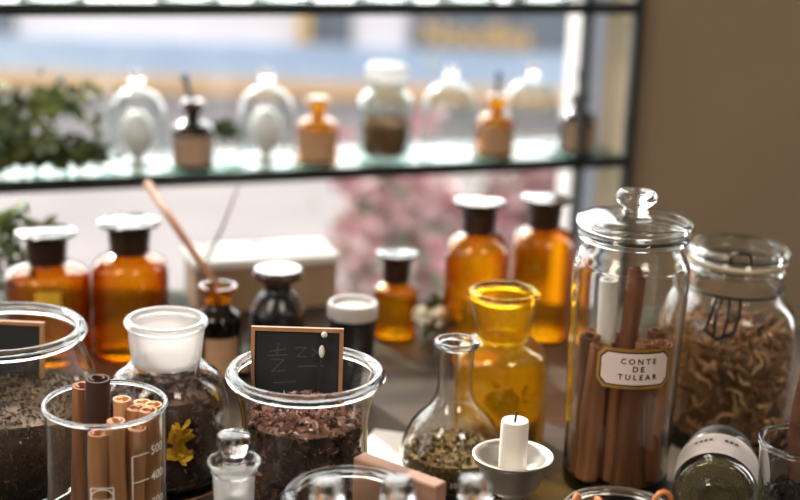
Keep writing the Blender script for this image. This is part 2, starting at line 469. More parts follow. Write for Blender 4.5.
for a, c in ((310, 352), (408, 578), (-60, 14)):
    wn = MB().box((fx(a) + fx(c)) / 2, .08, fz(50) + .55, fx(c) - fx(a), .06, 1.06).build('window', FDK, bl)
    if a == 310: MB().box(fx(304), .05, fz(50) + .55, .10, .08, 1.06).build('window_jamb', plain('yellow_jamb', (206, 170, 104), .7), wn)
vs, fs = text_mesh('Noodles', .30)
mt = MB(); mt.add([(fx(476) + x * .9, .035 - .01, fz(34) + y) for x, y, *_ in vs], fs)
lt = mt.build('sign_lettering', plain('gold_letters', (214, 176, 112), .5), bl); lt['label'] = 'gold script lettering on the dark shop window'

def leafy(n, spread, size, mb, pts, zmin=None):
    for _ in range(n):
        p = Vector(random.choice(pts)) + Vector([random.gauss(0, s) for s in spread])
        s = size * random.uniform(.6, 1.3)
        if zmin is not None: p.z = max(p.z, zmin + s * 1.0)
        M = Matrix.Translation(p) @ rnd_rot()
        vs = [(0, 0, 0), (s * .35, -s * .3, s * .1), (s * .8, -s * .22, s * .05), (s * 1.25, 0, -s * .1), (s * .8, s * .22, s * .05), (s * .35, s * .3, s * .1), (s * .6, 0, -.02 * s)]
        mb.add(vs, [(6, 0, 1), (6, 1, 2), (6, 2, 3), (6, 3, 4), (6, 4, 5), (6, 5, 0)], M)
# pink shrub outside
def shrub(px, py, Y, w, h, label, cols, nfl):
    c = at(px, py, Y); t = thing('flowering_shrub', label, 'shrub', (c.x, Y, ZG))
    top = c.z - ZG
    st = MB()
    tips = []
    for k in range(12):
        a = random.uniform(0, 2 * PI); rr = random.uniform(.2, 1) * w
        tip = (rr * math.cos(a), rr * math.sin(a) * .7, top + random.uniform(-.6, .4) * h); tips.append(tip)
        st.tube([(0, 0, 0), (tip[0] * .3, tip[1] * .3, top * .5), tip], [.014, .01, .004], 6)
    st.build('stem', TWIG, t)
    lf = MB(); leafy(240, (w * .35, w * .3, h * .4), .05, lf, tips); lf.build('foliage', plain('shrub_leaf', [(120, 126, 104), (160, 164, 142)], .6), t)
    fl = MB()
    for _ in range(nfl):
        p = Vector(random.choice(tips)) + Vector((random.gauss(0, w * .35), random.gauss(0, w * .3), random.gauss(0, h * .4)))
        for k in range(5): add_petal(fl, p + Vector([random.gauss(0, .02) for _ in range(3)]), .03)
    fl.build('blossom', bits_mat('pink_blossom_' + str(px), cols), t)
shrub(400, 235, 3.2, .16, .26, 'pink flowering shrub outside the window between box and tall amber bottles', [(176, 116, 122), (196, 160, 162), (206, 186, 184)], 150)
shrub(530, 215, 4.2, .12, .2, 'deeper pink flowering shrub outside behind the two tall amber bottles', [(170, 106, 114), (190, 146, 150), (200, 174, 174)], 90)

# ------------------------------------------------------------------ things on the window shelf
def cloche(loc, label, group, fill=True):
    t = thing('glass_cloche', label, 'cloche', loc, 0, group)
    r = .0365
    prof = curve([(r, .002), (r, .03), (r, .056), (r * .93, .072), (r * .68, .087), (r * .3, .0945), (0.0006, .0955)], 5)
    MB().lathe([(r + .002, 0), (r + .003, .002), (r, .004)] + prof[2:], 40).build('dome', CLEARB, t, 180)
    k = MB(); k.lathe([(.0045, .0945), (.0036, .097), (.0036, .1)], 20); k.ball((0, 0, .1085), .0098); k.build('knob', RIMG, t, 180)
    MB().torus(r + .002, .003, 40, 8, z=.003).build('rim', RIMG, t, 180)
    return t
ROW = [(138, 'glass cloche in front of the leafy branches on the window shelf'), (266, 'glass cloche between the first two small amber bottles on the shelf'),
       (447, 'glass cloche standing next to the jar of brown pods on the shelf'), (527, 'glass cloche nearest the shelf post')]
WHITE = plain('white_porcelain', [(226, 224, 224), (238, 236, 235)], .35)
cl0 = None
for px, lb in ROW:
    p = on_shelf(px, .052)
    t = cloche(p, lb, 'glass cloches on the window shelf')
    if px in (447, 527): continue
    e = MB().lathe([(0, 0), (.009, .0), (.010, .004), (.006, .009), (.010, .016), (.019, .03), (.0205, .042), (.017, .056), (.009, .066), (0, .069)], 24).build('ornament', WHITE, None, 60, p)
    tag(e, {138: 'white egg-shaped ornament under the cloche by the leafy branches', 266: 'white egg-shaped ornament under the cloche between two small amber bottles',
            447: 'white egg-shaped ornament under the cloche next to the pod jar', 527: 'white egg-shaped ornament under the cloche nearest the shelf post'}[px], 'ornament', 'white ornaments under cloches')
for i, px in enumerate((52, 188, 284, 385, 468, 540)):
    p = on_shelf(px, .05, ZT)
    lb = ['at the open end above the leafy branches', 'above the first small amber bottle', 'above the second small amber bottle', 'above the jar of brown pods', 'above the third small amber bottle', 'nearest the post'][i]
    t = thing('glass_dish', 'thick clear glass dish on the upper shelf ' + lb, 'dish', p, 0, 'glass dishes on the upper shelf')
    MB().lathe(shell(curve([(.034, 0), (.04, .004), (.041, .03), (.044, .045)], 3), .004, .008), 32).build('bowl', CLEARB, t)
    MB().torus(.042, .0035, 32, 8, z=.045).build('rim', RIMG, t, 180)
    MB().lathe([(0, .0003), (.038, .0003), (.039, .004), (.036, .0075), (0, .0075)], 32).build('foot', RIMG, t)
# small amber bottles on the shelf
def vial(px, back, label, s=1.0, stick=None, dark=False):
    p = on_shelf(px, back); t = thing('reed_bottle' if stick else 'small_bottle', label, 'bottle', p, random.uniform(0, .3), 'small amber bottles on the window shelf')
    r = .0255 * s; G = DKAMB if dark else AMBER
    prof = curve([(r * .9, 0), (r, .003), (r, .03 * s), (r * .99, .047 * s), (r * .75, .055 * s), (r * .40, .059 * s), (r * .36, .063 * s), (r * .36, .07 * s)], 4)
    MB().lathe(shell(prof, .002), 32).build('body', G, t)
    c = MB(); c.lathe([(0, .068 * s), (r * .36, .068 * s), (r * .4, .07 * s), (r * .58, .073 * s), (r * .6, .078 * s), (r * .45, .083 * s), (0, .084 * s)], 24); c.build('stopper', AMBER if not dark else STOPA, t)
    lb = MB(); n = 10
    vs, fs = strip(-r * 1.0, 0, r * 1.0, 0, .036 * s, n); lb.add(on_cyl(vs, r + .0004, 0, .025 * s), fs); lb.build('paper_label', KRAFT if not dark else plain('grey_label', (168, 140, 116), .7), t)
    MB().lathe([(0, .002), (r - .0025, .002), (r - .0025, .012 * s), (0, .012 * s)], 24).build('liquid', plain('dark_oil' + str(px), (34, 24, 18), .2), t)
    if stick:
        dx, col = stick
        q = MB().tube([(0, 0, .083 * s), (dx * .5, .002, .095 * s), (dx, .004, .113 * s)], [.003, .003, .0048], 8).build('dropper', col, t, 180)
    return t
BLUE = plain('blue_grey_handle', (62, 84, 98), .5)
vial(193, .03, 'labelled amber bottle with a leaning blue stick beside the leafy branches', 1.0, (-.010, BLUE), True)
vial(317, .03, 'stoppered amber bottle between two cloches and the pod jar on the shelf')
vial(494, .03, 'amber bottle with an upright blue stick between two cloches', .97, (.002, BLUE))
vial(576, .03, 'dark labelled bottle with thin black stick against the shelf post', .98, (-.001, STEEL), True)
# pod jar
p = on_shelf(384, .05)
pj = thing('pod_jar', 'clear lidded glass jar of brown pods in the shelf row', 'jar', p, 0)
r = .036
MB().lathe(shell(curve([(r * .95, 0), (r, .003), (r, .05), (r, .072), (r * .8, .083), (r * .66, .088), (r * .66, .1)], 5), .002, .004), 40).build('body', CLEARB, pj)
MB().lathe([(0, .099), (r * .62, .099), (r * .72, .103), (r * .75, .106), (r * .75, .116), (r * .68, .12), (0, .121)], 32).build('lid', FROST, pj)
POD = bits_mat('pods', [(70, 48, 30), (120, 84, 50), (160, 120, 76)])
heap('pods', lambda z: r - .003, .006, .044, 90, 50, .005, POD, p, 'brown dried pods inside the lidded jar on the shelf', 'pods', add_chip)
# leafy branches on the shelf
def branch(a, b, label, n, size, sp, mat=LEAF, name='leafy_branch', sag=.03):
    a, b = Vector(a), Vector(b); mid = (a + b) / 2 + Vector((0, 0, sag))
    c = a; t = thing(name, label, 'plant', c)
    pts = [((a * (1 - u) ** 2 + mid * 2 * u * (1 - u) + b * u * u) - c) for u in [i / 12 for i in range(13)]]
    MB().tube(pts, [.003 - .0018 * i / 12 for i in range(13)], 6).build('stem', TWIG, t)
    mb = MB(); leafy(n, sp, size, mb, pts[2:], (ZS if abs(b.z - ZS) < .09 and b.y > SA.y - .2 and c.y > 1.55 else CT) + .001 - c.z); mb.build('foliage', mat, t, 0)
pa = on_shelf(-40, .026); pb = on_shelf(92, .034)
branch(pa + Vector((0, 0, .014)), pb + Vector((0, 0, .016)), 'dark green leafy branch lying along the window shelf', 460, .017, (.014, .010, .011), LEAFD, sag=.02)
branch(on_shelf(-30, .1) + Vector((0, 0, .035)), on_shelf(90, .11) + Vector((0, 0, .07)), 'lighter leafy branch rising behind the dark one on the shelf', 260, .016, (.016, .012, .012), LEAF, sag=.03)
branch(on_shelf(240, .115) + Vector((0, 0, .018)), on_shelf(218, .11) + Vector((0, 0, .028)), 'short leafy sprig on the shelf beside a small labelled bottle', 90, .013, (.007, .006, .007), LEAFD, sag=.01)

# ------------------------------------------------------------------ middle row on the counter
def base_at(px, py, Y):
    q = at(px, py, Y); return Vector((q.x, Y, CT)), q.z - CT
def reagent(px, py, Y, hwb, hwc, label, glass=AMBER, neck=NECKA, stop=STOPA, fill=None, capk=.0055):
    """shouldered bottle whose flat stopper top is centred on the pixel"""
    loc, h = base_at(px, py, Y); rb = rad(px, py, Y, hwb); rc = rad(px, py, Y, hwc)
    t = thing('reagent_bottle', label, 'bottle', loc, 0, 'stoppered amber bottles')
    zn = h - capk - .027                       # neck bottom
    nr = rc * .60
    prof = curve([(rb * .93, 0), (rb, .004), (rb, zn * .4), (rb, zn * .80), (rb * .94, zn * .91), (rb * .68, zn * .98), (nr, zn + .001), (nr, zn + .006)], 5)
    MB().lathe(shell(prof, .0025), 44).build('body', glass, t)
    MB().lathe([(nr * .8, zn), (nr * 1.02, zn), (nr * 1.05, zn + .012), (nr * 1.1, zn + .018), (nr * 1.1, zn + .024), (nr * .8, zn + .024)], 32).build('neck', neck, t)
    MB().lathe([(0, zn + .016), (nr * .78, zn + .016), (nr * .85, h - capk - .003), (nr * 1.1, h - capk), (rc * .93, h - capk * .9), (rc * .99, h - capk * .65), (rc, h - capk * .4), (rc * .97, h - capk * .12), (rc * .9, h), (0, h + .0008)], 40).build('stopper', stop, t, 40)
    if fill:
        MB().lathe([(0, .003), (rb * .9, .003), (rb * .93, .006), (rb * .93, zn * fill), (0, zn * fill)], 36).build('contents', plain('oil_' + str(px), [(120, 60, 14), (150, 80, 20)], .1, trans=.0), t)
    return t, rb, zn, nr
b1, rb, zn, _ = reagent(46, 230, 1.30, 43, 31, 'squat amber bottle with green leaves beside it and a yellow label', DEEP)
vs, fs = strip(-.012, 0, .012, 0, .014); m = MB(); m.add(on_cyl(vs, rb + .0005, .25, zn * .74), fs)
m.build('yellow_label', plain('yellow_paper', (222, 176, 50), .6), b1)
reagent(129, 220, 1.31, 38, 32, 'tall amber bottle with black neck beside the leaning wooden stick', DEEP)
reagent(397, 252, 1.39, 23, 21, 'smallest stoppered amber bottle standing alone beyond the chalkboard')
reagent(480, 200, 1.33, 33, 27, 'tall amber bottle directly behind the open honey amber jar')
reagent(546, 197, 1.41, 33, 26, 'tall amber bottle standing closest to the lidded cinnamon jar')
# small open dark bottle with wooden stick
loc, h = base_at(218, 285, 1.25)
ob = thing('open_bottle', 'small dark open bottle with orange lip holding a wooden stick', 'bottle', loc)
r = rad(218, 285, 1.25, 23)
MB().lathe(shell(curve([(r * .93, 0), (r, .004), (r, h * .55), (r * .95, h * .68), (r * .55, h * .78), (r * .52, h * .84)], 5), .0025), 40).build('body', DKAMB, ob)
MB().lathe([(r * .5, h * .84), (r * .55, h * .84), (r * .62, h * .9), (r * .82, h * .97), (r * .8, h), (r * .68, h), (r * .45, h * .9), (r * .45, h * .84)], 32).build('lip', AMBER, ob)
vs, fs = strip(-r * .8, 0, r * .8, 0, h * .4); m = MB(); m.add(on_cyl(vs, r + .0005, .35, h * .3), fs); m.build('paper_label', KRAFT, ob)
STK = plain('orange_wood', [(130, 78, 46), (186, 126, 82)], .5, scale=50)
sp = thing('wooden_stick', 'orange brown wooden stick leaning out of the small dark bottle', 'stick', loc)
top = at(147, 183, 1.36); bot = loc + Vector((.004, 0, .012)); mid = at(200, 262, 1.265)
pl = [Vector(v) - loc for v in (loc + Vector((.003, -.004, .016)), loc + Vector((-.001, 0, h + .002)), mid, (mid + top) / 2, top)]
MB().tube(pl, [.0025, .0028, .0034, .004, .0045], 10).build('shaft', STK, sp, 180)
# black bottle with wide lid
loc, h = base_at(278, 268, 1.27)
bb = thing('black_bottle', 'black bottle with wide flat cap before the cardboard box', 'bottle', loc)
r = rad(278, 268, 1.27, 28); rc = rad(278, 268, 1.27, 25)
MB().lathe(shell(curve([(r * .93, 0), (r, .004), (r, h * .5), (r * .96, h * .62), (r * .7, h * .75), (r * .5, h * .8), (r * .5, h * .88)], 5), .003), 40).build('body', BLACKP, bb)
MB().lathe([(0, h * .86), (r * .56, h * .86), (r * .56, h * .9), (rc * .96, h * .91), (rc, h * .93), (rc, h * .97), (rc * .93, h), (0, h + .0003)], 40).build('cap', STOPA, bb)
vs, fs = strip(-r * .55, 0, r * .55, 0, h * .22); m = MB(); m.add(on_cyl(vs, r + .0006, .25, h * .3), fs); m.build('paper_label', plain('tan_label', (150, 128, 104), .7), bb)
# black tub
loc, h = base_at(353, 302, 1.20)
tb = thing('black_tub', 'black tub with pale ringed lid behind the chalkboard', 'tub', loc)
r = rad(353, 302, 1.20, 23)
MB().lathe(shell([(r * .86, 0), (r * .9, .003), (r, h - .012)], .002), 40).build('body', BLACKP, tb)
MB().lathe([(0, h - .013), (r * 1.1, h - .013), (r * 1.12, h - .003), (r * 1.06, h), (r * .92, h), (r * .9, h - .003), (0, h - .003)], 40).build('lid', plain('grey_lid', [(170, 166, 160), (190, 186, 180)], .2, coat=.5), tb)
# cardboard box
pL = at(196, 262, 1.42); pR = at(338, 248, 1.47)
hb = pL.z - CT
bx = thing('cardboard_box', 'brown cardboard box with white top behind the black bottle', 'box', (pL.x, pL.y, CT), math.atan2(pR.y - pL.y, pR.x - pL.x))
L = (pR - pL).xy.length
MB().box(L / 2, .035, hb / 2, L, .07, hb - .012, b=.001).build('carton', plain('cardboard', [(146, 120, 94), (168, 142, 114)], .8, scale=20), bx)
MB().box(L / 2, .035, hb - .005, L + .006, .076, .010, b=.002).build('lid', WHITE, bx)
# thin stem behind the box, propped on it
t0 = at(206, 262, 1.40); t1 = at(238, 186, 1.47)
q = MB().tube([t0, (t0 + t1) / 2 + Vector((.002, 0, 0)), t1], [.0016, .0014, .001], 6).build('dry_stalk', TWIG, None, 180)
tag(q, 'thin dry stalk leaning upright at the end of the cardboard box', 'stalk')
# sprigs on the back of the counter
branch(Vector((at(20, 300, 1.42).x - .06, 1.42, CT + .01)), at(20, 232, 1.43), 'green leafy sprig standing beside the squat amber bottle', 150, .018, (.012, .01, .02), LEAF, 'leafy_sprig')
q = atz(455, 338, CT + .012)
branch(Vector((q.x - .028, q.y + .02, CT + .012)), Vector((q.x - .010, q.y - .012, CT + .026)), 'dark leafy sprig lying under the pale blossoms on the counter', 110, .012, (.004, .008, .007), LEAFD, 'leafy_sprig')
fl = thing('blossom_sprig', 'pale cream blossom sprig between small and tall amber bottles', 'flower', (at(432, 310, 1.33).x, 1.33, CT))
fb = MB(); stm = MB(); zc = at(432, 318, 1.33).z - CT
for k in range(9):
    tp = Vector((random.uniform(-.018, .03), random.uniform(-.01, .01), zc + random.uniform(-.022, .03)))
    stm.tube([(0, 0, .002), (tp.x * .4, tp.y * .4, tp.z * .6), tp], .0008, 5)
    for j in range(7): add_petal(fb, tp + Vector([random.gauss(0, .003) for _ in range(3)]), .006)
stm.build('stem', TWIG, fl); fb.build('blossom', bits_mat('cream_blossom', [(214, 200, 150), (236, 230, 206), (240, 236, 226)]), fl)

# ------------------------------------------------------------------ front row
def interp(prof):
    ps = sorted(prof, key=lambda p: p[1])
    def f(z):
        for a, b in zip(ps, ps[1:]):
            if a[1] <= z <= b[1] and b[1] > a[1]: return a[0] + (b[0] - a[0]) * (z - a[1]) / (b[1] - a[1])
        return ps[0][0] if z < ps[0][1] else ps[-1][0]
    return f
def open_jar(name, label, px, py, Y, hw, shape, cat='jar', rim_t=.0045, wall=.003, glass=RIMG, rimg=RIMG, sq=1.0):
    """shape: (fraction of the rim radius, fraction of the height); pixel = centre of the rim ellipse"""
    loc, h = base_at(px, py, Y); r = rad(px, py, Y, hw)
    t = thing(name, label, cat, loc)
    prof = curve([((r - rim_t * .6) * a, (h - rim_t) * b) for a, b in shape], 6)
    MB().lathe(shell(prof, wall, .005), 72).build('body', glass, t)
    MB().torus(r - rim_t, rim_t, 96, 14, z=h - rim_t * sq, sq=sq).build('rim', rimg, t, 180)
    return t, loc, h, r, interp([(a - wall, b) for a, b in prof])
TULIP = [(.70, 0), (.74, .02), (.80, .25), (.84, .5), (.83, .68), (.86, .82), (1.0, 1.0)]
def board(name, label, px, py, Y, wpx, hpx, tilt, rz, strokes, foot_z):
    """small framed chalkboard, pixel = centre of its top edge"""
    c = at(px, py, Y); w = wpx / FPX * depth(c); h = hpx / FPX * depth(c) * 1.05
    t = thing(name, label, 'chalkboard', (c.x, c.y, c.z - h)); t.rotation_euler = (tilt, 0, rz)
    MB().box(0, 0, h / 2, w - .004, .002, h - .004).build('slate', SLATE, t)
    f = MB(); b = .0028
    f.box(0, 0, h - b / 2, w, .005, b); f.box(0, 0, b / 2, w, .005, b)
    f.box(-w / 2 + b / 2, 0, h / 2, b, .005, h - 2 * b); f.box(w / 2 - b / 2, 0, h / 2, b, .005, h - 2 * b)
    f.build('frame', WOODF, t)
    ch = MB()
    for (x0, y0, x1, y1) in strokes:
        vs, fs = strip(x0 * w, y0 * h, x1 * w, y1 * h, .0009, 2); ch.add([(a, -.00125, b_) for a, b_ in vs], fs)
    if strokes: ch.build('chalk_writing', CHALK, t, 0)
    return t, w, h

# tulip pot of dried petals with its chalkboard
pt, ploc, ph, pr, prf = open_jar('tulip_jar', 'wide tulip-shaped glass jar of dried petals with a chalkboard in it', 306, 368, .92, 80.5, TULIP)
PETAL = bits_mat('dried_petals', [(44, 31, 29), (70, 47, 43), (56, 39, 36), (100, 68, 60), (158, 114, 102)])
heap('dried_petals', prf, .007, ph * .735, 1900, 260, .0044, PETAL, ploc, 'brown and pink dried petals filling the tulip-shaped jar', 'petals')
heap('lit_top_petals', prf, ph * .735, ph * .755, 120, 800, .0034, bits_mat('lit_dried_petals', [(110, 72, 62), (212, 158, 138), (78, 52, 46), (240, 198, 180)]), ploc, 'pink dried petals, coloured lighter as lit, scattered on top of the tulip-shaped jar filling', 'petals')  # same petals in a lighter colour, painting the light on the heap's top
st = [(-.3, .66, -.12, .7), (-.2, .78, -.22, .62), (-.32, .6, -.1, .62), (-.28, .55, -.14, .55), (-.14, .55, -.27, .38), (-.27, .38, -.12, .4),
      (-.02, .72, .1, .73), (.1, .73, 0, .6), (0, .6, .12, .6), (.16, .72, .28, .6), (.26, .72, .16, .6), (.02, .46, .3, .48), (-.25, .22, .0, .25)]
cb, cw, chh = board('chalkboard', 'small framed chalkboard with faint chalk writing standing in the petal jar', 297, 330, .945, 93, 70, R(-8), R(1), st, 0)
pc = MB(); pc.tube([(.02 * 1, -.004, chh * .93), (.017, -.006, chh * .6), (.013, -.006, chh * .05)], .0006, 6)
pc.build('hanging_wire', WIRE, cb); pc = MB(); pc.ball((.0195, -.006, chh * .93), .0022); pc.ball((.018, -.007, chh * .7), .0026, sq=(.8, .8, 1.8)); pc.build('pearl_bead', WAX, cb, 180)
# big jar of tea with its chalkboard, cut by the frame
tj, tloc, th, tr, trf = open_jar('tea_jar', 'large wide-mouthed glass jar of grey loose tea with chalkboard', 4, 325, 1.02, 82, [(.90, 0), (.96, .02), (1.18, .25), (1.20, .45), (1.12, .72), (.99, .92), (1.0, 1.0)], rim_t=.005)
TEA = bits_mat('loose_tea', [(44, 34, 27), (76, 60, 47), (56, 44, 35), (110, 90, 72), (146, 126, 106)])
heap('loose_tea', trf, .007, th * .53, 3600, 1300, .0024, TEA, tloc, 'grey brown loose tea filling the large wide-mouthed jar', 'tea', add_chip, dome=.012)
board('chalkboard', 'dark framed chalkboard standing in the large jar of tea', -12, 323, 1.035, 106, 84, R(-8), R(-2), [(-.2, .3, .4, .32), (.1, .42, .3, .45)], 0)

# ground-neck jar of dried flowers
px, py, Y = 166, 318, 1.03
loc, h = base_at(px, py, Y); rn = rad(px, py, Y, 41); rb = rad(px, 400, Y, 62)
fj = thing('ground_neck_jar', 'round shouldered glass jar with frosted white neck behind the beaker', 'jar', loc)
zsh = at(px, 362, Y).z - CT
prof = curve([(rb * .9, 0), (rb, .004), (rb * 1.0, zsh * .5), (rb * .99, zsh * .7), (rb * .86, zsh * .88), (rn * .92, zsh * .99), (rn * .84, zsh + .004)], 6)
MB().lathe(shell(prof, .0028, .004), 64).build('body', RIMG, fj, 180)
MB().lathe(curve([(rn * .82, zsh), (rn * .86, zsh + .006), (rn * .93, h - .008)], 4) + [(rn * .98, h - .006), (rn, h - .003), (rn * .97, h), (rn * .86, h), (rn * .78, h - .006), (rn * .7, zsh + .002), (rn * .72, zsh)], 64).build('neck', FROST, fj, 60)
MB().torus(rn * .93, .0032, 72, 12, z=h - .003).build('rim', RIMG, fj, 180)
FLO = bits_mat('dried_flowers', [(40, 31, 29), (76, 53, 46), (56, 40, 37), (124, 90, 78), (170, 140, 124)])
frf = interp([(a - .0028, b) for a, b in prof])
heap('dried_flowers', frf, .007, zsh * .78, 900, 260, .0046, FLO, loc, 'dark dried flowers filling the frosted-neck jar', 'flowers')
YEL = plain('yellow_petal', [(220, 160, 20), (246, 200, 40)], .6)
yf = MB(); c = Vector((.016, -rb + .0055, zsh * .52))
for k in range(26):
    add_petal(yf, c + Vector((random.uniform(-.006, .007), random.uniform(.0, .003), random.uniform(-.016, .016))), .0065)
o = yf.build('yellow_blossom', YEL, None, 0, loc); tag(o, 'bright yellow dried blossom against the glass of frosted-neck jar', 'blossom')

# beaker
bk, bloc, bh, brd, _ = open_jar('beaker', 'glass laboratory beaker with white printed scale holding cinnamon quills', 105, 401, .89, 62.5, [(.93, 0), (.97, .015), (.985, .06), (.985, .5), (.985, .9), (1.0, 1.0)], 'beaker', .0017, .0015)
sr = brd - .0005
pm = MB()
def bpx(px, py): # position on the front of the beaker from a picture point: (arc x, z)
    fr_ = Vector((bloc.x, bloc.y - brd, 0)); q = at(px, py, bloc.y - brd * .9); return q.x - bloc.x, q.z - CT
def bend(mb, vs, fs): mb.add([(sr * math.sin(a / sr), -sr * math.cos(a / sr), z) for a, z in vs], fs)
def arcx(px, py):
    x, z = bpx(px, py); return sr * math.asin(max(-1, min(1, x / sr))), z
x0, z1 = arcx(131, 460); x1, _ = arcx(145, 457)
for zz in (0, .019, .038):
    bend(pm, *strip(x0, z1 - zz, x1, z1 - zz, .0009))
bend(pm, *strip(x0, z1, x0, z1 - .06, .0009))
for k, tx in enumerate(('500', '400', '300')):
    vs, fs = text_mesh(tx, .0088); bend(pm, [(x1 + .0085 + x, z1 - .019 * k + y) for x, y, *_ in vs], fs)
pm.build('printed_scale', PRINT, bk, 0)
pm = MB(); xa, za = arcx(92, 486); xb, zb_ = arcx(114, 486)
xm = (xa + xb) / 2; zl = za - .011
for s_ in ((xa, za, xb, za), (xa, za - .018, xb, za - .018), (xa, za, xa, za - .018), (xb, za, xb, za - .018)): bend(pm, *strip(*s_, .0009))
for k in range(12):
    a, b = PI * k / 12, PI * (k + 1) / 12; hw_ = (xb - xa) / 2
    bend(pm, *strip(xm + hw_ * math.cos(a), za - .0065 + .0055 * math.sin(a), xm + hw_ * math.cos(b), za - .0065 + .0055 * math.sin(b), .0008, 1))
vs, fs = text_mesh('SCHOTT', .0042); bend(pm, [(xm + x, za - .0095 + y) for x, y, *_ in vs], fs)
pm.build('printed_logo', PRINT, bk, 0)

def quills(spots, loc, mat, name, label, group, cat='cinnamon'):
    out = []
    for i, (x, y, x2, y2, r, L) in enumerate(spots):
        o = scroll(r, L, .0012, random.uniform(.8, 1.15)).build(name, mat, None, 50)
        aim(o, loc + Vector((x, y, .006)), loc + Vector((x2, y2, .006 + L)))
        tag(o, label if isinstance(label, str) else label[i], cat, group); out.append(o)
    return out
sp = []
for (x, y) in [(.001, -.029), (.013, -.028), (.024, -.021), (.030, -.010), (.010, -.013), (.021, -.003), (.031, .003), (.010, .004), (.022, .011)]:
    sp.append((x * .94, y * .94, x * 1.04, y * 1.0, random.uniform(.0050, .0064), random.uniform(.098, .114)))
quills(sp, bloc, CINNL, 'cinnamon_quill', 'pale cinnamon quill standing in the packed beaker', 'pale cinnamon quills in the beaker')
o = scroll(.0078, .128, .0016, .9).build('bark_roll', CINND, None, 50); aim(o, bloc + Vector((-.010, .010, .006)), bloc + Vector((-.006, .004, .133)))
tag(o, 'dark bark roll rising highest out of the beaker', 'bark')
o = scroll(.007, .118, .0016, .8).build('bark_roll', CINN, None, 50); aim(o, bloc + Vector((-.024, .022, .006)), bloc + Vector((-.0185, .016, .125)))
tag(o, 'reddish brown bark roll beside the dark roll in the beaker', 'bark')

# small stoppered bottles along the front
def stoppered(px, py, Y, s, label, first=None):
    """pixel = centre of the flange"""
    loc, zf = base_at(px, py, Y)
    if first: return dup(first, None, loc, 0, label)
    t = thing('stoppered_bottle', label, 'bottle', loc, 0, 'small bottles with clear glass stoppers')
    r = .023; rf = rad(px, py, Y, 27)
    prof = curve([(r * .93, 0), (r, .003), (r, .05), (r, zf - .048), (r * .85, zf - .038), (rf * .72, zf - .03), (rf * .70, zf - .026)], 5)
    MB().lathe(shell(prof, .002), 48).build('body', CLEAR, t)
    MB().lathe([(rf * .68, zf - .028), (rf * .74, zf - .027), (rf * .78, zf - .006), (rf * .62, zf - .006), (rf * .58, zf - .028)], 48).build('neck', FROST, t, 60)
    MB().lathe(curve([(rf * .60, zf - .006), (rf * .8, zf - .006), (rf * .97, zf), (rf * .99, zf + .0025), (rf * .93, zf + .003), (rf * .66, zf - .002), (rf * .60, zf - .006)], 3), 56).build('flange', RIMG, t, 60)
    k = rf
    MB().lathe([(0, zf - .02), (k * .45, zf - .0195), (k * .53, zf - .004), (k * .44, zf - .001), (k * .40, zf + .003), (k * .40, zf + .006), (k * .46, zf + .0085), (k * .60, zf + .0105), (k * .63, zf + .012), (k * .63, zf + .0185), (k * .58, zf + .0208), (k * .5, zf + .0214), (0, zf + .0214)], 48).build('stopper', STOPG, t, 30)
    return t
s0 = stoppered(234, 464, .84, 1, 'small stoppered bottle standing by itself between beaker and open jar')
for px, lb in ((327, 'small stoppered bottle before the open jar, nearest the lone one'), (397, 'small stoppered bottle before the open jar and wooden plank'), (474, 'small stoppered bottle just before the candle holder')):
    loc = at(px, 519, .735); q = dup(s0, None, Vector((loc.x, .735, CT)), 0, lb)
    q.scale = (.9, .9, (loc.z - CT) / (at(234, 464, .84).z - CT))
# open jar behind them
oj, oloc, oh, orr, orf = open_jar('open_jar', 'empty open clear glass jar behind the row of small stoppered bottles', 350, 491, .80, 67.5, [(.86, 0), (.92, .03), (.96, .4), (.94, .8), (1, 1)], rim_t=.004)
# wooden block and white card
zt = at(353, 457, .862).z - CT
a = Vector((at(353, 457, .862).x, .862)); q = atz(436, 487, CT + zt); b = Vector((q.x, q.y))
L = (b - a).length
wb = MB().box(L / 2, .006, zt / 2, L, .012, zt, b=.001).build('wooden_plank', WOODP, None, 30, (a.x, a.y, CT)); wb.rotation_euler = (0, 0, math.atan2(b.y - a.y, b.x - a.x))
tag(wb, 'pale pinkish wooden plank standing on edge between open jar and round flask', 'plank')
q = atz(400, 452, CT)
wc = MB().box(0, 0, .001, .075, .07, .002).build('white_card', plain('white_card', (226, 222, 216), .7), None, 0, (q.x + .005, q.y, CT)); wc.rotation_euler = (0, 0, -.25)
tag(wc, 'white card lying flat on the counter behind the wooden plank', 'card')
# flask
loc, h = base_at(457, 340, 1.035)
rn = rad(459, 340, 1.035, 18.5); rb = rad(450, 440, 1.035, 52)
fk = thing('round_flask', 'clear round laboratory flask with long neck and herbs inside', 'flask', loc)
zs = h * .62
prof = curve([(rb * .55, 0), (rb * .75, .004), (rb * .98, h * .17), (rb * .98, h * .28), (rb * .78, h * .44), (rn * 1.35, h * .56), (rn, h * .66), (rn, h * .85), (rn, h * .97)], 6)
MB().lathe(shell(prof, .0018), 64).build('body', RIMG, fk, 180)
MB().torus(rn + .001, .0028, 56, 12, z=h - .0025).build('rim', RIMG, fk, 180)
HERB = bits_mat('dried_herbs', [(92, 76, 46), (140, 114, 68), (74, 62, 40), (186, 154, 102), (214, 188, 138)])
heap('dried_herbs', interp([(a - .0018, b_) for a, b_ in prof]), .004, h * .24, 420, 420, .0032, HERB, loc, 'greenish brown dried herbs in the bottom of the round flask', 'herbs', add_petal, dome=.004)
m = MB(); vs, fs = text_mesh('100 ml', .006)
rr = interp(prof)(h * .13)
m.add([((rr + .0006) * math.sin((.006 + x) / rr), -(rr + .0006) * math.cos((.006 + x) / rr), h * .13 + y) for x, y, *_ in vs], fs); m.build('printed_marking', PRINT, fk, 0)
